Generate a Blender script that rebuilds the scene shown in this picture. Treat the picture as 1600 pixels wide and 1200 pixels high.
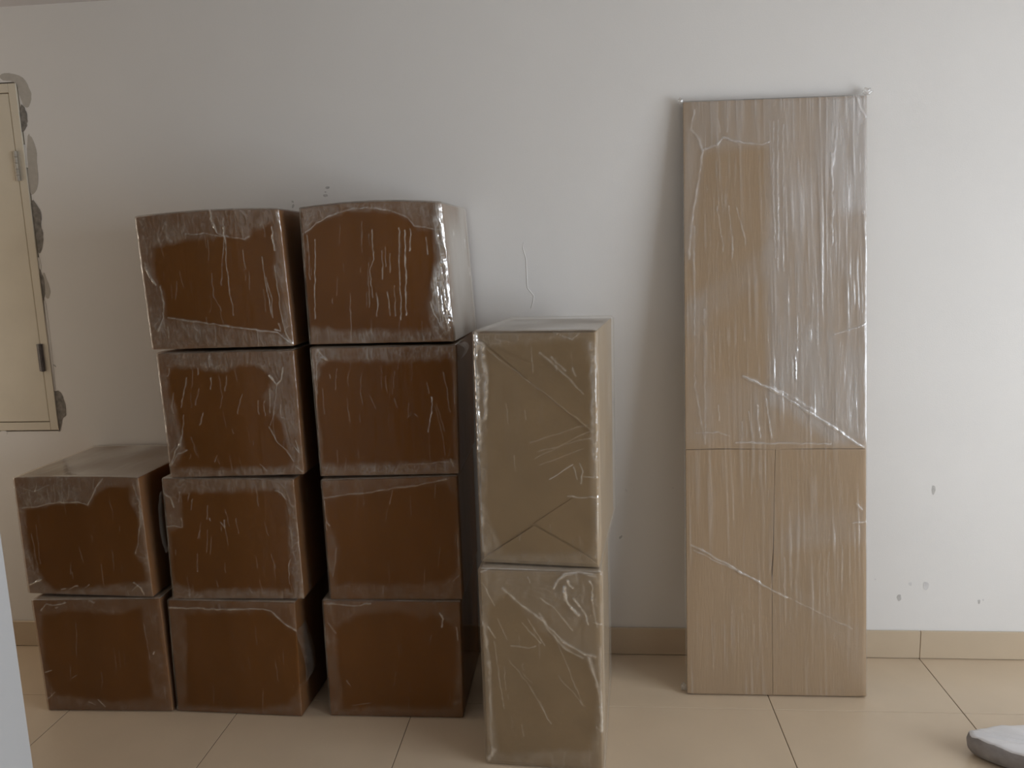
import bpy, bmesh, math, random
import numpy as np
from mathutils import Vector, Matrix

for o in list(bpy.data.objects):
    bpy.data.objects.remove(o, do_unlink=True)
scene = bpy.context.scene
COL = scene.collection
PI = math.pi

# ------------------------------------------------------------------ camera
F_PX, YAW, PITCH, ROLL = 1277.06, 0.0934555, 0.1647879, -0.0314952
CAM = Vector((0.0, -2.91615, 1.5307))
fw = Vector((-math.sin(YAW) * math.cos(PITCH), math.cos(YAW) * math.cos(PITCH), -math.sin(PITCH)))
rt = Vector((math.cos(YAW), math.sin(YAW), 0.0))
up = rt.cross(fw)
r2 = math.cos(ROLL) * rt + math.sin(ROLL) * up
u2 = -math.sin(ROLL) * rt + math.cos(ROLL) * up
cam_data = bpy.data.cameras.new('camera')
cam_data.sensor_fit = 'HORIZONTAL'
cam_data.sensor_width = 36.0
cam_data.lens = 36.0 * F_PX / 1600.0
cam_data.clip_start = 0.02
cam = bpy.data.objects.new('camera', cam_data)
COL.objects.link(cam)
m = Matrix((r2, u2, -fw)).transposed().to_4x4()
m.translation = CAM
cam.matrix_world = m
scene.camera = cam

# ------------------------------------------------------------------ light
X_RIGHT, Y_FRONT, Z_CEIL, X_FAR = 3.3, -4.3, 2.432, -3.3
WIN_Y = (-3.8, -1.0)
WIN_Z = (0.10, 2.2)
WIN2_Y = (-1.15, -0.22)
WIN2_Z = (0.55, 2.1)
world = bpy.data.worlds.new('daylight')
scene.world = world
world.use_nodes = True
world.node_tree.nodes['Background'].inputs[0].default_value = (0.80, 0.90, 1.0, 1)
world.node_tree.nodes['Background'].inputs[1].default_value = 0.3

def window_light(name, x, ys_, zs_, energy, color, sign):
    ld = bpy.data.lights.new(name, 'AREA')
    ld.shape = 'RECTANGLE'
    ld.size = ys_[1] - ys_[0]
    ld.size_y = zs_[1] - zs_[0]
    ld.energy = energy
    ld.color = color
    lo = bpy.data.objects.new(name, ld)
    COL.objects.link(lo)
    lo.location = (x, sum(ys_) / 2, sum(zs_) / 2)
    lo.rotation_euler = Matrix(((0, 0, sign), (sign, 0, 0), (0, 1, 0))).to_euler()   # -Z points into the room

window_light('window_daylight', X_RIGHT + 0.20, WIN_Y, WIN_Z, 133.0, (0.815, 0.89, 0.985), 1)
window_light('passage_daylight', X_FAR - 0.20, WIN2_Y, WIN2_Z, 13.5, (1.0, 0.84, 0.66), -1)

vs = scene.view_settings
vs.view_transform = 'Standard'
vs.look = 'None'
vs.gamma = 1.0
vs.use_curve_mapping = False
vs.exposure = 0.0

# ------------------------------------------------------------------ materials
def new_mat(name):
    mt = bpy.data.materials.new(name)
    mt.use_nodes = True
    nt = mt.node_tree
    return mt, nt, nt.nodes['Principled BSDF']

def lerp_col(c, k):
    return tuple(min(1.0, x * k) for x in c) + (1.0,)

def mat_basic(name, col, rough=0.6, var=0.12, scale=8.0, bump=0.0, bscale=60.0, stretch=(1, 1, 1), spec=0.5):
    mt, nt, b = new_mat(name)
    tc = nt.nodes.new('ShaderNodeTexCoord')
    mp = nt.nodes.new('ShaderNodeMapping')
    mp.inputs['Scale'].default_value = stretch
    nt.links.new(tc.outputs['Object'], mp.inputs['Vector'])
    n = nt.nodes.new('ShaderNodeTexNoise')
    n.inputs['Scale'].default_value = scale
    n.inputs['Detail'].default_value = 5
    nt.links.new(mp.outputs[0], n.inputs['Vector'])
    cr = nt.nodes.new('ShaderNodeValToRGB')
    cr.color_ramp.elements[0].position = 0.25
    cr.color_ramp.elements[1].position = 0.75
    cr.color_ramp.elements[0].color = lerp_col(col, 1 - var)
    cr.color_ramp.elements[1].color = lerp_col(col, 1 + var)
    nt.links.new(n.outputs['Fac'], cr.inputs[0])
    nt.links.new(cr.outputs[0], b.inputs['Base Color'])
    b.inputs['Roughness'].default_value = rough
    b.inputs['Specular IOR Level'].default_value = spec
    if bump > 0:
        n2 = nt.nodes.new('ShaderNodeTexNoise')
        n2.inputs['Scale'].default_value = bscale
        n2.inputs['Detail'].default_value = 4
        nt.links.new(mp.outputs[0], n2.inputs['Vector'])
        bp = nt.nodes.new('ShaderNodeBump')
        bp.inputs['Strength'].default_value = bump
        bp.inputs['Distance'].default_value = 0.002
        nt.links.new(n2.outputs['Fac'], bp.inputs['Height'])
        nt.links.new(bp.outputs[0], b.inputs['Normal'])
    return mt

def mat_film(name, rough=0.13, tint=(0.76, 0.68, 0.565), stretch=(90, 90, 6), bump=0.35, gloss=0.42):
    """thin stretch film: clear where single, milky where layers bunch and where light is painted in (attribute haze), glossy."""
    mt, nt, b = new_mat(name)
    nt.nodes.remove(b)
    outn = nt.nodes['Material Output']
    tc = nt.nodes.new('ShaderNodeTexCoord')
    mp = nt.nodes.new('ShaderNodeMapping')
    mp.inputs['Scale'].default_value = stretch
    nt.links.new(tc.outputs['Object'], mp.inputs['Vector'])
    n = nt.nodes.new('ShaderNodeTexNoise')
    n.inputs['Scale'].default_value = 1.0
    n.inputs['Detail'].default_value = 3
    nt.links.new(mp.outputs[0], n.inputs['Vector'])
    bp = nt.nodes.new('ShaderNodeBump')
    bp.inputs['Strength'].default_value = bump
    bp.inputs['Distance'].default_value = 0.0015
    nt.links.new(n.outputs['Fac'], bp.inputs['Height'])
    at = nt.nodes.new('ShaderNodeAttribute')
    at.attribute_name = 'haze'
    tr = nt.nodes.new('ShaderNodeBsdfTransparent')
    tr.inputs[0].default_value = (0.97, 0.965, 0.955, 1)
    df = nt.nodes.new('ShaderNodeBsdfDiffuse')
    df.inputs[0].default_value = tint + (1,)
    nt.links.new(bp.outputs[0], df.inputs['Normal'])
    gl = nt.nodes.new('ShaderNodeBsdfGlossy')
    gl.inputs['Roughness'].default_value = rough
    gl.inputs[0].default_value = (1, 1, 1, 1)
    nt.links.new(bp.outputs[0], gl.inputs['Normal'])
    mx = nt.nodes.new('ShaderNodeMixShader')
    nt.links.new(at.outputs['Fac'], mx.inputs[0])
    nt.links.new(tr.outputs[0], mx.inputs[1])
    nt.links.new(df.outputs[0], mx.inputs[2])
    fr = nt.nodes.new('ShaderNodeFresnel')
    fr.inputs['IOR'].default_value = 1.45
    nt.links.new(bp.outputs[0], fr.inputs['Normal'])
    mu = nt.nodes.new('ShaderNodeMath')
    mu.operation = 'MULTIPLY'
    mu.use_clamp = True
    mu.inputs[1].default_value = gloss
    nt.links.new(fr.outputs[0], mu.inputs[0])
    sq = nt.nodes.new('ShaderNodeMath')          # stacked layers mirror more light
    sq.operation = 'MULTIPLY'
    nt.links.new(at.outputs['Fac'], sq.inputs[0])
    nt.links.new(at.outputs['Fac'], sq.inputs[1])
    ad = nt.nodes.new('ShaderNodeMath')
    ad.operation = 'MULTIPLY_ADD'
    ad.use_clamp = True
    ad.inputs[1].default_value = 1.5
    nt.links.new(sq.outputs[0], ad.inputs[0])
    nt.links.new(mu.outputs[0], ad.inputs[2])
    m2 = nt.nodes.new('ShaderNodeMixShader')
    nt.links.new(ad.outputs[0], m2.inputs[0])
    nt.links.new(mx.outputs[0], m2.inputs[1])
    nt.links.new(gl.outputs[0], m2.inputs[2])
    nt.links.new(m2.outputs[0], outn.inputs['Surface'])
    return mt

def mat_glass(name):
    mt, nt, b = new_mat(name)
    nt.nodes.remove(b)
    tr = nt.nodes.new('ShaderNodeBsdfTransparent')
    gl = nt.nodes.new('ShaderNodeBsdfGlossy')
    gl.inputs['Roughness'].default_value = 0.02
    mx = nt.nodes.new('ShaderNodeMixShader')
    mx.inputs[0].default_value = 0.06
    nt.links.new(tr.outputs[0], mx.inputs[1])
    nt.links.new(gl.outputs[0], mx.inputs[2])
    nt.links.new(mx.outputs[0], nt.nodes['Material Output'].inputs['Surface'])
    return mt

M = {}
M['wall'] = mat_basic('white_wall_paint', (0.80, 0.775, 0.735), 0.55, 0.02, 2.5, 0.12, 220, spec=0.25)
M['ceiling'] = mat_basic('ceiling_paint', (0.58, 0.55, 0.54), 0.7, 0.02, 3)
M['front'] = mat_basic('beige_wall_paint', (0.20, 0.16, 0.12), 0.7, 0.03, 3)
M['pier'] = mat_basic('white_emulsion_paint', (0.58, 0.58, 0.575), 0.5, 0.015, 3, spec=0.3)
M['tile'] = mat_basic('beige_vitrified_tile', (0.66, 0.53, 0.38), 0.30, 0.04, 5, 0.03, 150)
M['skirt'] = mat_basic('beige_skirting_tile', (0.58, 0.465, 0.33), 0.32, 0.04, 5, 0.03, 150)
M['grout'] = mat_basic('brown_grout', (0.16, 0.11, 0.07), 0.9, 0.15, 40)
M['cream'] = mat_basic('cream_gloss_paint', (0.72, 0.65, 0.52), 0.45, 0.05, 6, 0.08, 90)
M['gap'] = mat_basic('dark_gap', (0.05, 0.045, 0.045), 0.9, 0.1, 20)
M['plaster_light'] = mat_basic('bare_plaster_light', (0.50, 0.465, 0.41), 0.9, 0.08, 60)
M['plaster_dark'] = mat_basic('bare_cement_patch', (0.24, 0.22, 0.195), 0.95, 0.4, 60, 0.2, 200)
M['hinge_dark'] = mat_basic('tarnished_steel', (0.16, 0.14, 0.13), 0.5, 0.2, 60)
M['hinge_light'] = mat_basic('painted_hinge', (0.50, 0.45, 0.37), 0.5, 0.15, 60)
M['scuff'] = mat_basic('grey_scuff', (0.52, 0.50, 0.47), 0.8, 0.2, 80)
M['smudge'] = mat_basic('faint_smudge', (0.68, 0.66, 0.635), 0.7, 0.1, 60)
M['run'] = mat_basic('paint_run', (0.84, 0.82, 0.78), 0.4, 0.02, 20)
M['carton'] = mat_basic('brown_carton_board', (0.215, 0.087, 0.0215), 0.65, 0.14, 6, 0.10, 120, stretch=(1, 1, 0.5), spec=0.06)
M['kraft'] = mat_basic('kraft_paper', (0.355, 0.25, 0.14), 0.7, 0.08, 9, 0.2, 90, spec=0.2)
M['board'] = mat_basic('corrugated_kraft_board', (0.49, 0.35, 0.215), 0.7, 0.10, 5, 0.35, 160, stretch=(1, 1, 0.03))
M['film'] = mat_film('clear_stretch_film')
M['film_panel'] = mat_film('layered_stretch_film', 0.22, tint=(0.80, 0.775, 0.735), stretch=(160, 160, 3), bump=0.55)
M['window_frame'] = mat_basic('white_window_frame', (0.75, 0.75, 0.74), 0.4, 0.02, 5)
M['glass'] = mat_glass('window_glass')
M['cloth_white'] = mat_basic('white_plastic_cover', (0.78, 0.76, 0.75), 0.45, 0.05, 12, 0.3, 30)
M['cloth_grey'] = mat_basic('grey_fabric', (0.32, 0.30, 0.295), 0.85, 0.2, 30, 0.4, 120)

# ------------------------------------------------------------------ helpers
def link(name, me, mat=None, parent=None):
    o = bpy.data.objects.new(name, me)
    COL.objects.link(o)
    if mat is not None and me is not None and not me.materials:
        me.materials.append(mat)
    if parent is not None:
        o.parent = parent
    return o

def from_bm(name, bm, mat, parent=None, smooth=False):
    me = bpy.data.meshes.new(name)
    bm.normal_update()
    bm.to_mesh(me)
    bm.free()
    if smooth:
        me.shade_smooth()
    return link(name, me, mat, parent)

def box(bm, x0, x1, y0, y1, z0, z1, bevel=0.0):
    r = bmesh.ops.create_cube(bm, size=1.0)
    for v in r['verts']:
        v.co = Vector((x0 + (v.co.x + .5) * (x1 - x0), y0 + (v.co.y + .5) * (y1 - y0), z0 + (v.co.z + .5) * (z1 - z0)))
    if bevel > 0:
        es = list({e for v in r['verts'] for e in v.link_edges})
        bmesh.ops.bevel(bm, geom=es, offset=bevel, segments=1, affect='EDGES', profile=0.5)

def box_obj(name, dims, mat, parent=None, bevel=0.0):
    bm = bmesh.new()
    box(bm, *dims, bevel=bevel)
    return from_bm(name, bm, mat, parent)

def struct(o):
    o['kind'] = 'structure'
    return o

def tag(o, label, cat, group=None):
    o['label'] = label
    o['category'] = cat
    if group:
        o['group'] = group
    return o

def empty(name, loc):
    o = bpy.data.objects.new(name, None)
    COL.objects.link(o)
    o.location = loc
    o.empty_display_size = 0.1
    return o

def mesh_np(name, V, Q, haze=None, smooth=True):
    me = bpy.data.meshes.new(name)
    nv, nq = len(V), len(Q)
    me.vertices.add(nv)
    me.vertices.foreach_set('co', np.ascontiguousarray(V, dtype=np.float32).ravel())
    me.loops.add(nq * 4)
    me.loops.foreach_set('vertex_index', np.ascontiguousarray(Q, dtype=np.int32).ravel())
    me.polygons.add(nq)
    me.polygons.foreach_set('loop_start', np.arange(0, nq * 4, 4, dtype=np.int32))
    me.update(calc_edges=True)
    me.validate()
    if smooth:
        me.shade_smooth()
    if haze is not None:
        a = me.attributes.new('haze', 'FLOAT', 'POINT')
        a.data.foreach_set('value', np.ascontiguousarray(haze, dtype=np.float32))
    return me

# ------------------------------------------------------------------ numpy noise / fields
def vnoise(x, y, seed):
    rs = np.random.RandomState(seed)
    g = rs.rand(64, 64)
    xi, yi = np.floor(x).astype(int), np.floor(y).astype(int)
    fx, fy = x - xi, y - yi
    fx, fy = fx * fx * (3 - 2 * fx), fy * fy * (3 - 2 * fy)
    a, b = g[xi % 64, yi % 64], g[(xi + 1) % 64, yi % 64]
    c, d = g[xi % 64, (yi + 1) % 64], g[(xi + 1) % 64, (yi + 1) % 64]
    return (a * (1 - fx) + b * fx) * (1 - fy) + (c * (1 - fx) + d * fx) * fy

def seg_dist(x, y, pts):
    best = np.full(x.shape, 1e9)
    for (ax, ay), (bx, by) in zip(pts[:-1], pts[1:]):
        dx, dy = bx - ax, by - ay
        L = dx * dx + dy * dy + 1e-12
        t = np.clip(((x - ax) * dx + (y - ay) * dy) / L, 0, 1)
        best = np.minimum(best, np.hypot(x - ax - t * dx, y - ay - t * dy))
    return best

def in_poly(x, y, pts):
    c = np.zeros(x.shape, bool)
    n = len(pts)
    for i in range(n):
        (x0, y0), (x1, y1) = pts[i], pts[i - 1]
        if y0 == y1:
            continue
        k = ((y0 > y) != (y1 > y)) & (x < (x1 - x0) * (y - y0) / (y1 - y0) + x0)
        c ^= k
    return c

def poly_mask(x, y, pts, soft):
    """1 inside, 0 outside, soft edge (metres)"""
    d = seg_dist(x, y, list(pts) + [pts[0]])
    s = np.where(in_poly(x, y, pts), d, -d)
    return np.clip(s / soft * 0.5 + 0.5, 0, 1)

def axis(n, L, r):
    a = np.linspace(0, 1, n + 1)
    e = np.array([0.25, 0.5, 1.0]) * r / L
    return np.unique(np.round(np.concatenate([a[(a > 1.2 * r / L) & (a < 1 - 1.2 * r / L)], [0, 1], e, 1 - e]), 6))

def lattice(ax, ay, az, faces):
    """surface lattice of a box; returns per-vertex params, face tag, quads (outward)."""
    nx, ny, nz = len(ax), len(ay), len(az)
    gid = lambda i, j, k: (i * ny + j) * nz + k
    P, T, Qs = [], [], []
    for f in faces:
        if f in 'FB':
            I, K = np.meshgrid(np.arange(nx), np.arange(nz), indexing='ij')
            J = np.full_like(I, 0 if f == 'F' else ny - 1)
            flip = f == 'B'
        elif f in 'LR':
            J2, K = np.meshgrid(np.arange(ny), np.arange(nz), indexing='ij')
            I = np.full_like(J2, 0 if f == 'L' else nx - 1)
            J = J2
            flip = f == 'L'
        else:
            I, J = np.meshgrid(np.arange(nx), np.arange(ny), indexing='ij')
            K = np.full_like(I, 0 if f == 'D' else nz - 1)
            flip = f == 'D'
        g = gid(I, J, K)
        q = np.stack([g[:-1, :-1], g[1:, :-1], g[1:, 1:], g[:-1, 1:]], -1).reshape(-1, 4)
        if flip:
            q = q[:, ::-1]
        Qs.append(q)
        P.append(np.stack([g.ravel()], -1))
        T.append(np.full(g.size, f))
    allg = np.concatenate([p[:, 0] for p in P])
    allt = np.concatenate(T)
    uniq, first, = np.unique(allg, return_index=True)
    tags = allt[first]
    Q = np.searchsorted(uniq, np.concatenate(Qs))
    i = uniq // (ny * nz)
    j = (uniq // nz) % ny
    k = uniq % nz
    return ax[i], ay[j], az[k], tags, Q

def soft_box(corn, size, n, r, faces='FBLRTD', offset=0.0, field=None, inset=0.0, bow=0.0):
    """corn: dict[(i,j,k)] -> world corner. size=(W,D,H). field(tag,x,y,z)->(height,haze)."""
    W, D, H = size
    a, b, c, tags, Q = lattice(axis(n[0], W, r), axis(n[1], D, r), axis(n[2], H, r), faces)
    p = np.stack([a * W, b * D, c * H], -1)
    L = np.array([W, D, H])
    q = np.clip(p, r, L - r)
    d = p - q
    nn = np.linalg.norm(d, axis=1, keepdims=True)
    nrm = d / np.maximum(nn, 1e-9)
    pr = q + nrm * r
    fn = {'F': (0, -1, 0), 'B': (0, 1, 0), 'L': (-1, 0, 0), 'R': (1, 0, 0), 'T': (0, 0, 1), 'D': (0, 0, -1)}
    flat = np.array([fn[t] for t in tags], float)
    nrm = np.where(nn > 1e-9, nrm, flat)
    haze = None
    h = np.zeros(len(p))
    if field is not None:
        h, haze = field(tags, p[:, 0], p[:, 1], p[:, 2])
    pr = pr + nrm * (offset + h - inset)[:, None] if np.ndim(h) else pr
    t = pr / L
    C = np.zeros_like(pr)
    for (i, j, k), w in corn.items():
        wt = (t[:, 0] if i else 1 - t[:, 0]) * (t[:, 1] if j else 1 - t[:, 1]) * (t[:, 2] if k else 1 - t[:, 2])
        C += wt[:, None] * np.array(w)[None, :]
    if bow:      # lid bulging upwards
        C[:, 2] += bow * 4 * np.clip(t[:, 0], 0, 1) * np.clip(1 - t[:, 0], 0, 1) * np.clip(t[:, 2], 0, 1) ** 2
    return C, Q, haze

def film_field(D, size, seed, base=0.005, band=0.17, streaks=26, side_haze=0.04, streak_amp=0.16, zones=None, vertical=None, edge_h=0.003):
    W, Dp, H = size
    rs = np.random.RandomState(seed)

    def strokes_apply(x, z, st, h, hz, w, hh):
        for pts, wd, amp in st:
            pm = [(u * w, v * hh) for u, v in pts]
            lo_x, hi_x = min(p[0] for p in pm) - .02, max(p[0] for p in pm) + .02
            lo_z, hi_z = min(p[1] for p in pm) - .02, max(p[1] for p in pm) + .02
            k = np.where((x > lo_x) & (x < hi_x) & (z > lo_z) & (z < hi_z))[0]
            if len(k) == 0:
                continue
            jx = 0.0045 * (vnoise(z[k] * 55 + 1, x[k] * 9, seed + 31) - .5) + 0.002 * (vnoise(z[k] * 190, x[k] * 60, seed + 32) - .5)
            jz = 0.0045 * (vnoise(x[k] * 55 + 5, z[k] * 9, seed + 33) - .5)
            d = seg_dist(x[k] + jx, z[k] + jz, pm)
            s = max(0.0015, wd * 0.0011) * (0.55 + 0.9 * vnoise(x[k] * 40, z[k] * 40, seed + 34))
            s = np.maximum(s, 0.0013)
            brk = 0.55 + 0.9 * vnoise(x[k] * 90 + 3, z[k] * 90 + 7, seed + 11)
            g = np.exp(-(d / s) ** 2) * brk
            h[k] += g * min(amp, .8) * 0.0032 * (0.6 + wd * 0.25)
            hz[k] = 1 - (1 - hz[k]) * (1 - np.clip(g * amp * 0.72, 0, .88))  # crease haze also paints in the highlights along the ridges

    def rand_strokes(w, hh, n, amp):
        out = []
        lean = rs.uniform(-.08, .08)
        for _ in range(n):
            u, v, L = rs.uniform(.03, .97), rs.uniform(.05, .95), rs.uniform(.03, .16) * 0.45 / hh
            dx = lean + rs.normal(0, .06)
            out.append(([(u, v), (u + dx * L * .5, v - L * .5), (u + dx * L + rs.normal(0, .004), v - L)], rs.uniform(.7, 1.2), amp * rs.uniform(.4, 1.3)))
        return out

    def field(tags, x, y, z):
        h = np.zeros(len(x))
        hz = np.full(len(x), base)
        for f in set(tags):
            k = np.where(tags == f)[0]
            if f in 'FB':
                u, v, w, hh = x[k], z[k], W, H
            elif f in 'LR':
                u, v, w, hh = y[k], z[k], Dp, H
            else:
                u, v, w, hh = x[k], y[k], W, Dp
            lh = 0.0012 * vnoise(u * 22, v * 8, seed + 1) + 0.0008 * vnoise(u * 60, v * 18, seed + 2)
            lz = np.full(len(k), base) + 0.008 * vnoise(u * 30, v * 10, seed + 3)
            edge = np.minimum(np.minimum(u, w - u), np.minimum(v, hh - v))
            if f == 'F':
                if D.get('clear'):
                    pts = [(a * w, b * hh) for a, b in D['clear']]
                    wx = u + 0.008 * (vnoise(u * 30, v * 30, seed + 4) - .5)
                    wz = v + 0.012 * (vnoise(u * 45, v * 30, seed + 5) - .5)
                    out = 1 - poly_mask(wx, wz, pts, 0.009)
                    mod = 0.65 + 0.7 * vnoise(u * 40, v * 25, seed + 6)
                    rg = (1 - np.abs(2 * vnoise(u * 130 + v * 15, v * 26, seed + 16) - 1)) ** 5
                    rg2 = (1 - np.abs(2 * vnoise(u * 60 - v * 40, v * 70 + u * 20, seed + 17) - 1)) ** 6
                    lz += band * out * mod * (0.85 + 0.9 * rg * vnoise(u * 11, v * 9, seed + 19) ** 2 + 0.9 * rg2 * vnoise(u * 14, v * 14, seed + 18) ** 2)
                    lh += out * (0.0012 * rg + 0.0014 * rg2)
                    lh += out * edge_h * (vnoise(u * 55, v * 45, seed + 7) - .3)
                for pts, val in D.get('zones', []):  # milky film zones; those at right also carry painted-in reflected light
                    pm = [(a * w, b * hh) for a, b in pts]
                    lz += val * poly_mask(u, v, pm, 0.02) * (0.7 + 0.6 * vnoise(u * 50, v * 6, seed + 8))
                if D.get('crumple'):
                    pm = [(a * w, b * hh) for a, b in D['crumple']]
                    mk = poly_mask(u + .006 * (vnoise(u * 60, v * 60, 5) - .5), v, pm, 0.012)
                    r1 = np.abs(vnoise(u * 105, v * 15, seed + 21) - .5) * 2
                    r2_ = np.abs(vnoise(u * 60 + v * 14, v * 24 - u * 12, seed + 22) - .5) * 2
                    lh += mk * (0.006 * (1 - r1) + 0.005 * (1 - r2_) - .003)
                    lz += mk * (0.10 + 0.45 * (1 - r1) ** 3 + 0.3 * (1 - r2_) ** 3)
                if vertical:
                    for fr_, amp_, vf, sd in vertical:
                        s = vnoise(u * fr_ + 2.5 * (v * 1.0), v * vf, seed + sd)
                        s = np.clip((s - .62) / .3, 0, 1) ** 1.5
                        env = np.clip(vnoise(u * 9, v * 5, seed + sd + 40) * 2 - .6, 0, 1)
                        lz += amp_ * s * env
                        lh += 0.0009 * s * env
                strokes_apply(u, v, D.get('st', []), lh, lz, w, hh)
                strokes_apply(u, v, rand_strokes(w, hh, streaks, streak_amp), lh, lz, w, hh)
            else:
                lz += (0.36 if f == 'T' else side_haze) * (0.6 + 0.8 * vnoise(u * 9, v * 7, seed + 9))  # top-face film is whitened to stand in for light on the lids
                sts = D.get('st_' + f) or rand_strokes(w, hh, streaks, streak_amp)
                strokes_apply(u, v, sts, lh, lz, w, hh)
            fade = np.clip(edge / 0.010, 0.25, 1)
            h[k] = lh * fade
            hz[k] = lz
        return h, np.clip(hz, 0, .92)
    return field

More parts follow.
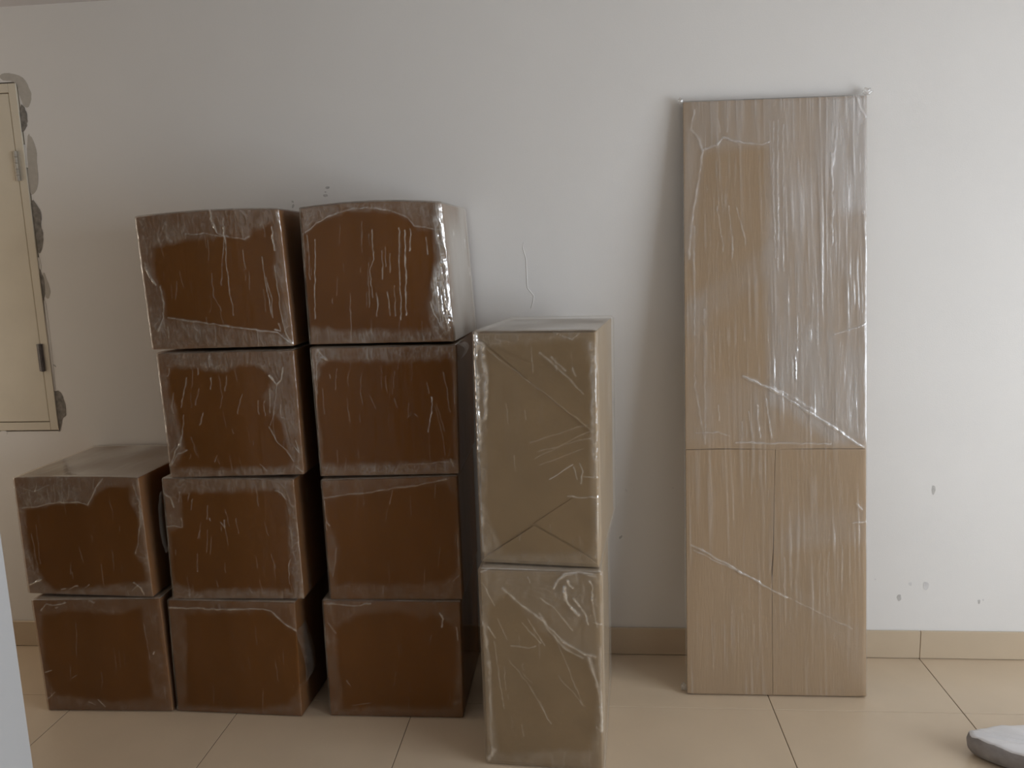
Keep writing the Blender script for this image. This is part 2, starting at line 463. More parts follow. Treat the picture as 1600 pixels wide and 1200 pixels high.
# ------------------------------------------------------------------ measured shapes (face coordinates 0..1, metres)
DATA={'c1a':{'st':[([(0.526,1.014),(0.531,0.931),(0.556,0.846)],2.5,0.5),([(0.615,0.936),(0.604,0.812),(0.575,0.646),(0.547,0.468)],1.2,0.35),([(0.61,0.801),(0.6,0.603),(0.598,0.435),(0.609,0.243)],1.2,0.5),([(0.849,0.654),(0.848,0.508),(0.861,0.36),(0.875,0.217)],1.3,0.55),([(0.934,0.866),(0.936,0.774),(0.938,0.701)],1.6,0.8),([(0.857,0.507),(0.881,0.359),(0.879,0.233)],1.0,0.4),([(0.721,0.712),(0.729,0.576)],1.0,0.3),([(0.032,0.652),(0.052,0.565),(0.089,0.488)],2.2,0.5),([(0.118,0.476),(0.127,0.347),(0.116,0.239),(0.066,0.143)],2.0,0.55),([(0.34,0.835),(0.46,0.836),(0.586,0.813),(0.741,0.786),(0.777,0.805)],1.6,0.35),([(0.15,0.238),(0.325,0.205),(0.523,0.169),(0.718,0.132),(0.893,0.105),(0.992,0.022)],2.2,0.45),([(0.988,0.966),(0.996,0.853),(1.023,0.748),(1.03,0.624)],2.0,0.6),([(0.924,0.588),(0.928,0.441),(0.944,0.125),(0.988,0.028)],1.6,0.45),([(0.014,0.982),(0.007,0.696),(0.008,0.416),(0.009,0.101)],1.5,0.5),([(0.91,0.168),(0.914,0.115),(0.876,0.127)],2.5,0.6),([(0.486,0.545),(0.486,0.375),(0.525,0.278)],1.2,0.25),([(0.137,0.173),(0.131,0.086)],1.0,0.4),([(0.745,0.554),(0.736,0.429)],0.9,0.25),([(0.544,0.878),(0.559,0.835),(0.597,0.818),(0.615,0.874)],1.8,0.4)],
'clear':[(0.102,0.755),(0.222,0.78),(0.346,0.8),(0.495,0.792),(0.586,0.811),(0.751,0.786),(0.795,0.833),(0.933,0.897),(0.93,0.733),(0.923,0.525),(0.947,0.336),(0.932,0.104),(0.872,0.095),(0.511,0.155),(0.124,0.233),(0.133,0.433),(0.096,0.542)],
'f':[[-1.3846,-0.4584,1.6633],[-0.9242,-0.452,1.6725],[-1.3718,-0.4582,1.2476],[-0.9088,-0.4518,1.2496]],
'd':[-0.0061,0.44,0.0]},
'c2a':{'st':[([(0.1,0.759),(0.078,0.482),(0.056,0.196)],1.1,0.6),([(0.049,0.793),(0.046,0.651),(0.041,0.483)],1.0,0.35),([(0.02,0.81),(0.013,0.652),(0.012,0.484)],1.2,0.35),([(0.507,0.801),(0.501,0.676),(0.501,0.601),(0.47,0.542),(0.466,0.428),(0.468,0.335)],1.2,0.5),([(0.562,0.658),(0.558,0.549),(0.546,0.467)],1.0,0.4),([(0.695,0.815),(0.68,0.628),(0.664,0.463),(0.662,0.319),(0.65,0.171)],1.2,0.6),([(0.73,0.793),(0.723,0.648),(0.709,0.462),(0.696,0.339),(0.689,0.205)],1.5,0.8),([(0.768,0.802),(0.769,0.771),(0.754,0.657)],1.5,0.7),([(0.624,0.413),(0.615,0.197)],1.0,0.4),([(0.571,0.373),(0.58,0.203)],1.1,0.5),([(0.495,0.365),(0.498,0.283),(0.489,0.201)],1.2,0.45),([(0.87,0.746),(0.872,0.632)],1.0,0.45),([(0.863,0.293),(0.883,0.21),(0.916,0.118)],1.6,0.7),([(0.314,0.371),(0.295,0.015)],1.2,0.25),([(0.036,0.814),(0.122,0.874),(0.227,0.918),(0.35,0.946),(0.492,0.951),(0.631,0.935),(0.755,0.881),(0.8,0.827)],2.0,0.35),([(0.8,0.822),(0.917,0.81),(0.976,0.804)],1.2,0.35),([(0.589,0.684),(0.58,0.549)],0.8,0.3),([(0.615,0.641),(0.606,0.506)],0.8,0.3),([(0.46,0.574),(0.439,0.264)],0.9,0.3),([(0.031,1.021),(0.538,1.026),(0.984,1.0)],2.0,0.2)],
'clear':[(0.02,0.804),(0.1,0.859),(0.226,0.912),(0.36,0.942),(0.531,0.937),(0.688,0.91),(0.773,0.859),(0.819,0.821),(0.927,0.806),(0.93,0.682),(0.919,0.558),(0.882,0.415),(0.835,0.273),(0.856,0.13),(0.854,0.099),(0.657,0.094),(0.312,0.102),(0.013,0.125),(0.011,0.421)],
'crumple':[(0.962,0.982),(1.042,0.989),(1.044,0.802),(1.018,0.617),(1.012,0.391),(1.008,0.187),(0.969,0.086),(0.934,0.128),(0.89,0.292),(0.89,0.394),(0.926,0.578),(0.942,0.806)],
'f':[[-0.8654,-0.4486,1.6725],[-0.4233,-0.4583,1.6732],[-0.8625,-0.4487,1.2523],[-0.4009,-0.4588,1.2539]],
'd':[0.0096,0.4399,0.0]},
'c1b':{'st':[([(0.394,0.971),(0.382,0.876)],1.2,0.5),([(0.299,0.873),(0.29,0.825)],1.1,0.4),([(0.38,0.789),(0.376,0.703)],1.2,0.55),([(0.203,0.803),(0.183,0.698),(0.157,0.611),(0.147,0.563)],1.3,0.55),([(0.091,0.878),(0.071,0.816)],1.2,0.4),([(0.154,0.504),(0.136,0.367),(0.104,0.279),(0.066,0.221),(0.024,0.122)],1.6,0.5),([(0.153,0.228),(0.077,0.191),(0.017,0.098)],1.6,0.4),([(0.3,0.52),(0.263,0.423)],1.0,0.4),([(0.455,0.643),(0.429,0.556)],0.9,0.3),([(0.6,0.658),(0.564,0.552),(0.555,0.504)],1.0,0.35),([(0.712,0.607),(0.707,0.5)],1.0,0.35),([(0.761,0.606),(0.75,0.577),(0.756,0.489)],1.2,0.4),([(0.8,0.692),(0.8,0.585),(0.789,0.508)],1.2,0.4),([(0.809,0.798),(0.834,0.768),(0.857,0.729),(0.896,0.767),(0.912,0.853)],2.4,0.6),([(0.856,0.72),(0.82,0.507),(0.785,0.41)],1.0,0.35),([(0.775,0.395),(0.819,0.281),(0.885,0.2),(0.932,0.109)],1.8,0.4),([(0.955,0.287),(0.975,0.187),(0.942,0.228)],1.6,0.45),([(0.87,0.564),(0.871,0.466),(0.901,0.451)],1.3,0.4),([(0.365,0.173),(0.351,0.124)],1.0,0.2),([(0.676,0.095),(0.726,0.044)],1.2,0.35),([(-0.002,0.962),(0.009,0.741),(0.021,0.429),(0.011,0.133)],1.4,0.45),([(0.101,0.681),(0.077,0.584),(0.08,0.526)],1.0,0.3),([(0.942,0.068),(0.985,0.027)],1.6,0.45),([(0.498,0.806),(0.478,0.69)],0.9,0.25),([(0.252,0.58),(0.292,0.714)],0.8,0.25)],
'clear':[(0.071,0.816),(0.105,0.883),(0.3,0.883),(0.421,0.841),(0.493,0.849),(0.567,0.876),(0.71,0.882),(0.793,0.817),(0.815,0.759),(0.759,0.625),(0.784,0.508),(0.877,0.427),(0.904,0.209),(0.923,0.109),(0.883,0.07),(0.382,0.063),(0.047,0.082),(0.126,0.229),(0.098,0.564),(0.067,0.701)],
'f':[[-1.3631,-0.4527,1.2386],[-0.9117,-0.4516,1.2396],[-1.3571,-0.4527,0.827],[-0.907,-0.4516,0.8348]],
'd':[-0.001,0.44,0.0]},
'c2b':{'st':[([(0.056,0.985),(0.087,0.937),(0.12,0.903)],2.5,0.45),([(0.078,0.928),(0.111,0.903)],2,0.4),([(0.043,0.881),(0.03,0.65)],1.0,0.35),([(0.827,0.603),(0.825,0.544),(0.808,0.436),(0.792,0.337)],1.4,0.65),([(0.903,0.794),(0.927,0.679),(0.944,0.493)],1.0,0.3),([(0.976,0.726),(0.981,0.551)],1.0,0.3),([(0.795,0.711),(0.806,0.633)],0.9,0.3),([(0.349,0.788),(0.333,0.663),(0.345,0.565)],0.9,0.22),([(0.393,0.623),(0.432,0.524)],0.9,0.22),([(0.561,0.599),(0.584,0.53)],0.9,0.22),([(0.698,0.478),(0.719,0.453)],1.4,0.3),([(0.129,0.793),(0.132,0.764)],1.0,0.35),([(0.069,0.688),(0.072,0.492)],1.0,0.2),([(0.241,0.606),(0.239,0.429)],0.9,0.2),([(0.843,0.534),(0.882,0.355),(0.903,0.152)],0.9,0.2),([(0.852,0.554),(0.908,0.334)],0.9,0.2),([(0.944,0.12),(0.965,0.068)],1.4,0.4),([(0.019,0.957),(0.022,0.533),(0.006,0.078)],1.4,0.35),([(0.646,0.085),(0.929,0.1)],1.2,0.2)],
'clear':[(0.064,0.861),(0.119,0.893),(0.355,0.888),(0.652,0.867),(0.81,0.887),(0.879,0.876),(0.924,0.917),(0.975,0.869),(0.987,0.609),(0.976,0.333),(0.98,0.119),(0.948,0.11),(0.601,0.096),(0.035,0.098),(0.025,0.333),(0.02,0.631)],
'f':[[-0.8603,-0.4565,1.2452],[-0.3987,-0.4496,1.2448],[-0.8553,-0.4564,0.8295],[-0.4061,-0.4497,0.8333]],
'd':[-0.0066,0.4399,0.0]},
'c1c':{'st':[([(0.135,0.891),(0.124,0.81)],1.0,0.3),([(0.203,0.882),(0.192,0.821)],1.0,0.3),([(0.227,0.831),(0.211,0.75)],1.0,0.3),([(0.338,0.781),(0.324,0.67)],1.0,0.3),([(0.343,0.68),(0.346,0.66)],1.6,0.4),([(0.457,0.66),(0.452,0.6),(0.427,0.64)],1.6,0.4),([(0.265,0.578),(0.237,0.517)],0.9,0.22),([(0.321,0.578),(0.296,0.396)],0.9,0.22),([(0.001,0.602),(0.067,0.617),(0.13,0.603),(0.127,0.678)],1.4,0.4),([(0.011,0.94),(0.015,0.88),(0.059,0.85),(0.079,0.769)],2.0,0.45),([(0.004,0.738),(0.009,0.698)],1.6,0.5),([(0.857,0.908),(0.902,0.888),(0.926,0.837)],2,0.35),([(0.918,0.342),(0.899,0.286),(0.9,0.132)],1.6,0.4),([(0.939,0.603),(0.953,0.378)],1.0,0.22),([(0.008,0.576),(0.008,0.354),(0.013,0.081)],1.3,0.35),([(0.059,0.415),(0.06,0.374)],1.0,0.3),([(0.752,0.642),(0.771,0.54)],0.8,0.2),([(0.27,0.639),(0.251,0.517)],0.8,0.2),([(0.343,0.518),(0.322,0.375)],0.8,0.2),([(0.994,0.644),(1.0,0.378),(0.998,0.133)],1.6,0.3)],
'clear':[(0.124,0.861),(0.237,0.902),(0.401,0.883),(0.55,0.895),(0.774,0.912),(0.858,0.913),(0.928,0.858),(0.935,0.725),(0.919,0.419),(0.919,0.071),(0.65,0.091),(0.186,0.071),(0.022,0.131),(0.027,0.577),(0.139,0.608)],
'f':[[-1.3884,-0.4533,0.8274],[-0.9413,-0.4588,0.8222],[-1.3938,-0.4532,0.4083],[-0.9359,-0.4588,0.4148]],
'd':[0.0054,0.44,0.0]},
'c2c':{'st':[([(0.013,0.856),(0.172,0.876),(0.354,0.891),(0.535,0.914),(0.678,0.929),(0.933,0.974)],2.0,0.25),([(0.032,0.654),(0.049,0.634)],1.8,0.4),([(0.004,0.986),(0.02,0.816),(0.023,0.594)],1.4,0.35),([(0.087,0.45),(0.047,0.203)],1.2,0.2),([(0.933,0.157),(0.979,0.207)],1.4,0.25),([(0.98,0.534),(0.981,0.237)],1.2,0.22),([(0.836,0.929),(0.827,0.832)],1.0,0.2),([(0.526,0.9),(0.502,0.792)],1.0,0.2)],
'clear':[(0.031,0.836),(0.097,0.854),(0.336,0.881),(0.517,0.905),(0.677,0.915),(0.854,0.947),(0.914,0.936),(0.987,0.817),(0.984,0.633),(0.96,0.277),(0.925,0.177),(0.87,0.137),(0.4,0.129),(0.047,0.13),(0.097,0.45),(0.046,0.654)],
'f':[[-0.8545,-0.4609,0.8202],[-0.4117,-0.4536,0.8303],[-0.8524,-0.4608,0.4142],[-0.4106,-0.4535,0.4148]],
'd':[-0.0072,0.4399,0.0]},
'c1d':{'st':[([(0.01,0.933),(0.249,0.934),(0.45,0.925),(0.748,0.94),(0.815,0.92),(0.888,0.84),(0.953,0.787),(1.009,0.745)],2.4,0.4),([(1.009,0.745),(1.022,0.636),(1.027,0.46)],2.0,0.4),([(0.01,0.872),(0.013,0.534),(-0.0,0.191)],1.6,0.25)],
'clear':[(0.143,0.875),(0.247,0.906),(0.548,0.902),(0.776,0.924),(0.841,0.871),(0.934,0.792),(0.999,0.745),(1.021,0.614),(0.999,0.236),(0.893,0.107),(0.59,0.058),(0.078,0.068),(0.126,0.538)],
'f':[[-1.4136,-0.454,0.4073],[-0.9646,-0.4705,0.4098],[-1.42,-0.4537,0.0],[-0.9698,-0.4703,0.0]],
'd':[0.0162,0.4397,0.0]},
'c2d':{'st':[([(0.849,0.906),(0.87,0.853),(0.857,0.786)],2.4,0.45),([(0.96,0.787),(0.969,0.68)],2.0,0.4),([(0.012,0.974),(0.241,0.957),(0.358,0.978)],2.0,0.25),([(0.148,0.312),(0.17,0.27)],1.2,0.25),([(0.184,0.102),(0.316,0.126)],1.2,0.22),([(0.037,0.814),(0.09,0.721)],2.0,0.2),([(0.013,0.801),(0.003,0.254)],1.6,0.2)],
'clear':[(0.092,0.762),(0.284,0.898),(0.585,0.915),(0.72,0.851),(0.791,0.891),(0.87,0.839),(0.926,0.813),(0.969,0.653),(0.947,0.269),(0.908,0.1),(0.433,0.092),(0.1,0.073),(0.094,0.394)],
'f':[[-0.8792,-0.4609,0.414],[-0.4183,-0.4586,0.4116],[-0.8802,-0.4609,0.0],[-0.4248,-0.4587,0.0]],
'd':[-0.0022,0.44,0.0]},
'c0a':{'st':[([(0.054,0.74),(0.19,0.76),(0.276,0.78),(0.396,0.787),(0.504,0.794),(0.583,0.769),(0.605,0.807),(0.659,0.907),(0.726,0.982)],1.8,0.45),([(0.656,0.982),(0.641,0.907)],1.2,0.3),([(0.013,0.931),(0.009,0.855),(0.012,0.74)],2.4,0.6),([(0.036,0.086),(0.127,0.134)],1.8,0.7),([(0.285,0.048),(0.317,0.058)],1.6,0.45),([(0.353,0.063),(0.415,0.084)],1.8,0.45),([(0.473,0.073),(0.506,0.096)],1.4,0.4),([(0.86,0.121),(0.908,0.085),(0.935,0.023)],2.0,0.55),([(0.841,0.058),(0.899,0.11)],1.2,0.3),([(0.953,0.945),(0.982,0.809),(0.97,0.611),(0.935,0.461),(0.902,0.373)],1.8,0.4),([(0.986,0.982),(0.982,0.71)],1.4,0.3),([(0.203,0.957),(0.181,0.881)],1.0,0.3),([(0.331,0.932),(0.326,0.793)],1.0,0.3),([(0.393,0.944),(0.381,0.806)],1.0,0.25),([(0.281,0.906),(0.275,0.818)],0.9,0.25),([(0.45,0.932),(0.43,0.819)],0.9,0.25),([(0.076,0.906),(0.169,0.881),(0.296,0.932)],1.4,0.25),([(0.099,0.524),(0.117,0.191)],1.2,0.25),([(0.145,0.601),(0.139,0.269)],1.0,0.2)],
'clear':[(0.07,0.721),(0.263,0.767),(0.397,0.793),(0.504,0.794),(0.582,0.763),(0.653,0.857),(0.729,0.908),(0.917,0.933),(0.922,0.784),(0.965,0.661),(0.941,0.461),(0.896,0.373),(0.955,0.287),(0.972,0.137),(0.866,0.121),(0.509,0.074),(0.242,0.04),(0.143,0.115),(0.078,0.267),(0.063,0.523)],
'f':[[-1.9143,-0.4423,0.8294],[-1.4631,-0.4575,0.8312],[-1.9137,-0.4424,0.4186],[-1.4553,-0.4578,0.4164]],
'd':[0.0148,0.4398,0.0]},
'c0b':{'st':[([(0.068,0.902),(0.127,0.964),(0.175,0.949),(0.272,0.975)],1.8,0.5),([(0.191,0.928),(0.21,0.935)],1.8,0.4),([(0.46,0.994),(0.495,0.973)],2.0,0.3),([(0.9,0.522),(0.913,0.543)],1.8,0.5),([(0.039,0.355),(0.086,0.369)],1.6,0.45),([(0.422,0.108),(0.472,0.05)],2.0,0.4),([(0.349,0.086),(0.397,0.057)],1.4,0.25),([(0.237,0.304),(0.277,0.325)],1.2,0.2),([(0.02,0.115),(0.092,0.173)],1.2,0.25),([(0.007,0.958),(-0.003,0.606),(-0.005,0.217)],1.8,0.3),([(0.855,0.781),(0.87,0.473)],1.0,0.2),([(0.331,0.801),(0.3,0.504)],0.8,0.15)],
'clear':[(0.069,0.86),(0.251,0.906),(0.448,0.89),(0.618,0.867),(0.845,0.92),(0.855,0.781),(0.867,0.558),(0.852,0.302),(0.859,0.13),(0.527,0.086),(0.09,0.159),(0.037,0.333),(0.053,0.648)],
'f':[[-1.8878,-0.4664,0.4076],[-1.4342,-0.4561,0.4127],[-1.8812,-0.4662,0.0],[-1.43,-0.456,0.0]],
'd':[-0.0099,0.4399,0.0]},
'up':{'st':[([(0.035,0.984),(0.021,0.83),(0.028,0.655),(0.016,0.499)],7,0.85),([(0.012,0.499),(0.012,0.341),(0.03,0.062)],6,0.4),([(0.082,0.945),(0.107,0.811),(0.089,0.637)],6,0.45),([(0.549,0.908),(0.659,0.862),(0.769,0.806),(0.878,0.741)],2.5,0.3),([(0.641,0.89),(0.751,0.834)],2,0.35),([(0.805,0.844),(0.832,0.816)],2,0.3),([(0.599,0.383),(0.785,0.444)],1.6,0.5),([(0.794,0.435),(0.821,0.387)],1.8,0.45),([(0.84,0.45),(0.867,0.417),(0.849,0.369)],1.8,0.5),([(0.488,0.468),(0.932,0.59)],1.5,0.18),([(0.507,0.497),(0.932,0.561)],1.5,0.18),([(0.525,0.44),(0.877,0.513)],1.5,0.18),([(0.451,0.535),(0.914,0.618)],1.5,0.15),([(0.95,0.947),(0.959,0.741),(0.95,0.59),(0.968,0.4)],5,0.35),([(0.876,0.398),(0.986,0.391)],1.5,0.4),([(0.747,0.309),(0.986,0.309)],2,0.4),([(0.986,0.314),(0.977,0.169),(0.967,0.052)],3,0.35),([(0.119,0.926),(0.932,0.599)],2,0.2),([(0.661,0.993),(0.806,0.961),(0.86,0.984)],1.6,0.3)],
'clear':[(0.1,0.936),(0.878,0.965),(0.95,0.835),(0.94,0.457),(0.931,0.071),(0.195,0.047),(0.064,0.243),(0.093,0.637)]},
'low':{'st':[([(0.616,0.912),(0.647,0.958),(0.708,0.986),(0.827,0.997),(0.944,0.981)],3.5,0.5),([(0.699,0.923),(0.704,0.868),(0.748,0.823),(0.799,0.788)],3,0.8),([(0.722,0.955),(0.736,0.932),(0.765,0.919)],2.5,0.7),([(0.764,0.869),(0.822,0.825),(0.858,0.789),(0.879,0.744)],2.0,0.6),([(0.899,0.953),(0.92,0.917),(0.912,0.863)],2.0,0.55),([(0.912,0.863),(0.932,0.781),(0.953,0.736)],2.0,0.4),([(0.509,0.865),(0.613,0.821),(0.759,0.714)],1.6,0.35),([(0.038,0.93),(0.125,0.821)],1.8,0.3),([(0.065,0.717),(0.125,0.662)],1.6,0.4),([(0.153,0.756),(0.225,0.655)],1.4,0.3),([(0.207,0.905),(0.356,0.825),(0.505,0.763),(0.683,0.657),(0.846,0.596),(0.935,0.589)],3.0,0.4),([(0.491,0.791),(0.578,0.7),(0.696,0.62),(0.83,0.577)],3.0,0.35),([(0.352,0.742),(0.5,0.643)],1.6,0.35),([(0.399,0.761),(0.531,0.634)],1.4,0.3),([(0.254,0.623),(0.392,0.617),(0.454,0.628)],1.8,0.35),([(0.235,0.552),(0.4,0.424),(0.562,0.239)],1.6,0.2),([(0.116,0.643),(0.176,0.302)],1.6,0.2),([(0.341,0.489),(0.416,0.443)],1.6,0.2),([(0.875,0.578),(0.932,0.478),(0.974,0.348),(0.979,0.217)],3.5,0.5),([(0.608,0.692),(0.723,0.509),(0.824,0.343)],1.6,0.2),([(0.632,0.488),(0.839,0.334)],1.4,0.2),([(0.014,0.772),(0.065,0.566),(0.065,0.279),(0.061,0.055)],4,0.3),([(0.026,0.985),(0.166,1.015),(0.349,1.008)],2.5,0.4),([(0.02,0.034),(0.086,0.085)],5,0.35),([(0.924,0.754),(0.998,0.746)],1.6,0.4),([(0.474,0.35),(0.562,0.239)],1.3,0.2),([(0.966,0.627),(0.969,0.442),(0.987,0.217)],4,0.3),([(0.407,0.964),(0.429,0.936)],1.6,0.35),([(0.942,0.234),(0.987,0.207)],1.6,0.3)],
'clear':[(0.094,0.82),(0.235,0.869),(0.459,0.744),(0.696,0.62),(0.889,0.551),(0.946,0.404),(0.894,0.118),(0.117,0.067),(0.081,0.28),(0.054,0.66)]},
'panel':{'st':[([(0.064,0.985),(0.042,0.953),(0.088,0.937),(0.105,0.915),(0.071,0.846),(0.049,0.815),(0.026,0.74)],3,0.3),([(0.105,0.919),(0.18,0.925),(0.223,0.938),(0.294,0.93),(0.372,0.926),(0.436,0.924),(0.471,0.929)],3,0.35),([(0.202,0.947),(0.195,0.968)],2,0.25),([(0.241,0.947),(0.245,0.973)],2,0.2),([(0.321,0.541),(0.481,0.52),(0.675,0.482),(0.851,0.448),(0.978,0.421)],3,0.45),([(0.35,0.538),(0.569,0.509),(0.711,0.482)],5,0.22),([(0.028,0.257),(0.135,0.241),(0.278,0.216),(0.481,0.18),(0.563,0.169)],2.2,0.45),([(0.046,0.248),(0.243,0.219),(0.403,0.195)],1.6,0.4),([(0.563,0.169),(0.917,0.117)],1.6,0.22),([(0.051,0.448),(0.176,0.448),(0.247,0.44)],2,0.3),([(0.283,0.431),(0.461,0.429),(0.603,0.429),(0.798,0.427)],2.5,0.35),([(0.059,0.793),(0.056,0.526),(0.104,0.44)],2.2,0.22),([(0.109,0.654),(0.111,0.429)],2.5,0.2),([(0.606,0.573),(0.616,0.536)],1.4,0.6),([(0.618,0.642),(0.62,0.584)],1.5,0.4),([(0.319,0.466),(0.315,0.434)],1.2,0.35),([(0.355,0.483),(0.372,0.438)],1.2,0.35),([(0.402,0.493),(0.415,0.438)],1.2,0.4),([(0.448,0.504),(0.479,0.438)],1.3,0.5),([(0.184,0.493),(0.191,0.467)],1.2,0.35),([(0.937,1.0),(0.958,0.979),(0.992,0.963)],3,0.4),([(0.819,0.61),(0.96,0.622),(1.012,0.631)],1.6,0.35),([(0.92,0.295),(1.018,0.298)],2,0.35),([(0.938,0.328),(0.973,0.317)],2,0.25),([(0.493,0.961),(0.491,0.844),(0.503,0.738)],1.6,0.3),([(0.518,0.961),(0.517,0.717)],1.6,0.3),([(0.546,0.955),(0.545,0.717)],1.6,0.25),([(0.809,0.906),(0.81,0.758)],3,0.3),([(0.835,0.948),(0.816,0.885)],2.5,0.25),([(0.185,0.825),(0.219,0.75)],1.4,0.3),([(0.249,0.824),(0.272,0.739)],1.4,0.3),([(0.292,0.824),(0.344,0.76)],1.4,0.3),([(0.98,0.81),(1.003,0.715)],3,0.3),([(0.475,0.236),(0.478,0.182)],1.2,0.15),([(0.788,0.247),(0.78,0.172)],1.4,0.25),([(0.866,0.258),(0.861,0.183)],1.4,0.25),([(0.55,0.236),(0.545,0.182)],1.3,0.25),([(0.576,0.322),(0.588,0.182)],1.2,0.2)],
'zones':[([(0.473,1.003),(1.035,1.0),(1.027,0.429),(0.816,0.429),(0.463,0.504),(0.45,0.738)],0.21),([(-0.025,1.007),(0.473,1.003),(0.471,0.924),(0.098,0.915),(0.04,0.74),(-0.032,0.74)],0.14),([(0.071,0.526),(0.321,0.541),(0.481,0.52),(0.978,0.421),(0.104,0.429)],0.06),([(0.755,1.002),(1.035,1.0),(1.032,0.81),(0.822,0.811)],0.12),([(0.002,0.654),(0.146,0.697),(0.14,0.429),(-0.004,0.429)],0.07),([(-0.034,0.655),(0.468,0.76),(0.467,0.706),(0.019,0.612)],0.06),([(0.481,0.525),(0.978,0.429),(1.011,0.567),(0.678,0.631)],0.08),([(0.493,0.247),(1.011,0.264),(1.012,0.322),(0.601,0.311)],0.06),([(0.599,0.182),(1.009,0.119),(1.007,0.003),(0.81,0.097)],0.04)]},
'patch':[('light',[(-2.0896,2.2121),(-2.0056,2.1992),(-1.9833,2.1475),(-1.9795,2.1208),(-2.0002,2.0774),(-2.0235,2.1051),(-2.0281,2.1783),(-2.0937,2.1837)]),('dark',[(-2.029,2.1009),(-2.0131,2.0913),(-2.005,2.0598),(-2.0096,2.0265),(-2.0252,2.0025),(-2.0372,2.0052)]),('light',[(-2.0154,2.0021),(-1.9985,1.9811),(-1.9864,1.9423),(-1.9908,1.8904),(-1.9925,1.8221),(-2.0126,1.7838),(-2.0338,1.7754),(-2.0357,1.8351)]),('dark',[(-2.0319,1.7707),(-2.0107,1.7423),(-1.9994,1.7141),(-2.0,1.6909),(-2.0081,1.668),(-1.9996,1.6374),(-2.0124,1.5792),(-2.0306,1.5562),(-2.0306,1.6501)]),('dark',[(-2.0344,1.509),(-2.0224,1.4849),(-2.0179,1.442),(-2.0299,1.3896),(-2.0369,1.3946)]),('dark',[(-2.0343,1.0425),(-2.0155,1.0471),(-2.0026,1.027),(-1.9967,0.992),(-1.9972,0.9469),(-2.0164,0.9396),(-2.0278,0.8917),(-2.0395,0.8818),(-2.0356,0.9725)]),('light',[(-2.0217,1.5087),(-2.0052,1.4607),(-1.9982,1.4176),(-2.0172,1.3893),(-2.0252,1.4254)])],
'cover':[[(-2.0363,1.9579),(-2.0264,1.9575),(-2.0251,1.8758),(-2.0375,1.8763)],[(-2.0363,1.5516),(-2.0262,1.5513),(-2.0221,1.5063),(-2.0347,1.5067)],[(-2.0325,1.3897),(-2.0223,1.3894),(-2.0262,1.0448),(-2.0392,1.045)],[(-2.278,0.892),(-2.2489,0.8917),(-2.251,0.8764),(-2.2802,0.8767)]],
'scuff':[[(-0.9191,1.766),(-0.905,1.7677),(-0.9008,1.7609),(-0.9151,1.757)],[(-0.9225,1.7506),(-0.9155,1.7503),(-0.9158,1.7459),(-0.9229,1.7461)],[(-0.9303,1.7397),(-0.9138,1.7413),(-0.9098,1.7323),(-0.9263,1.7306)],[(-1.0468,1.7238),(-1.0376,1.7212),(-1.0381,1.7145),(-1.0451,1.7148)],[(-1.0431,1.7102),(-1.0361,1.7099),(-1.0395,1.6966),(-1.0465,1.6968)],[(-2.033,1.1514),(-2.0182,1.1462),(-2.014,1.1387),(-2.0169,1.1363)],[(1.2089,0.6561),(1.2199,0.6537),(1.2229,0.6372),(1.2153,0.616),(1.2103,0.6278)],[(1.1095,0.2418),(1.1204,0.2469),(1.1258,0.2272),(1.1173,0.2172),(1.1079,0.227)],[(1.1944,0.2867),(1.205,0.2966),(1.2188,0.2869),(1.2155,0.2648),(1.2024,0.2598)],[(1.1431,0.2888),(1.1585,0.2938),(1.1572,0.2742)],[(1.3882,0.2245),(1.3967,0.2295),(1.3997,0.2173),(1.3936,0.2074)],[(1.4033,0.2296),(1.4121,0.2296),(1.4105,0.2198)],[(0.1064,0.4599),(0.1159,0.4699),(0.1206,0.4649),(0.1087,0.4525)],[(0.2959,0.6508),(0.3074,0.6532),(0.3074,0.6459)],[(1.0239,0.3028),(1.0304,0.3077),(1.0331,0.2979)],[(1.4868,0.0925),(1.4953,0.0975),(1.4939,0.0851)],[(0.1292,0.6467),(0.1385,0.6442),(0.1361,0.6345)],[(-0.1178,1.5364),(-0.1133,1.5385),(-0.1134,1.534)]],
'run':[(-0.2167,1.5506),(-0.2196,1.5284),(-0.2094,1.4902),(-0.2087,1.434),(-0.2077,1.3888),(-0.1856,1.361),(-0.1885,1.3384),(-0.1983,1.3158)],
'streak':[(1.325,0.3653),(1.3212,0.3168),(1.3084,0.268),(1.3047,0.2557)]}

# ================================================================== structure
# hatch opening in the back wall
HX0, HX1, HZ0, HZ1 = -2.92, -2.029, 0.888, 2.177
TH = 0.15

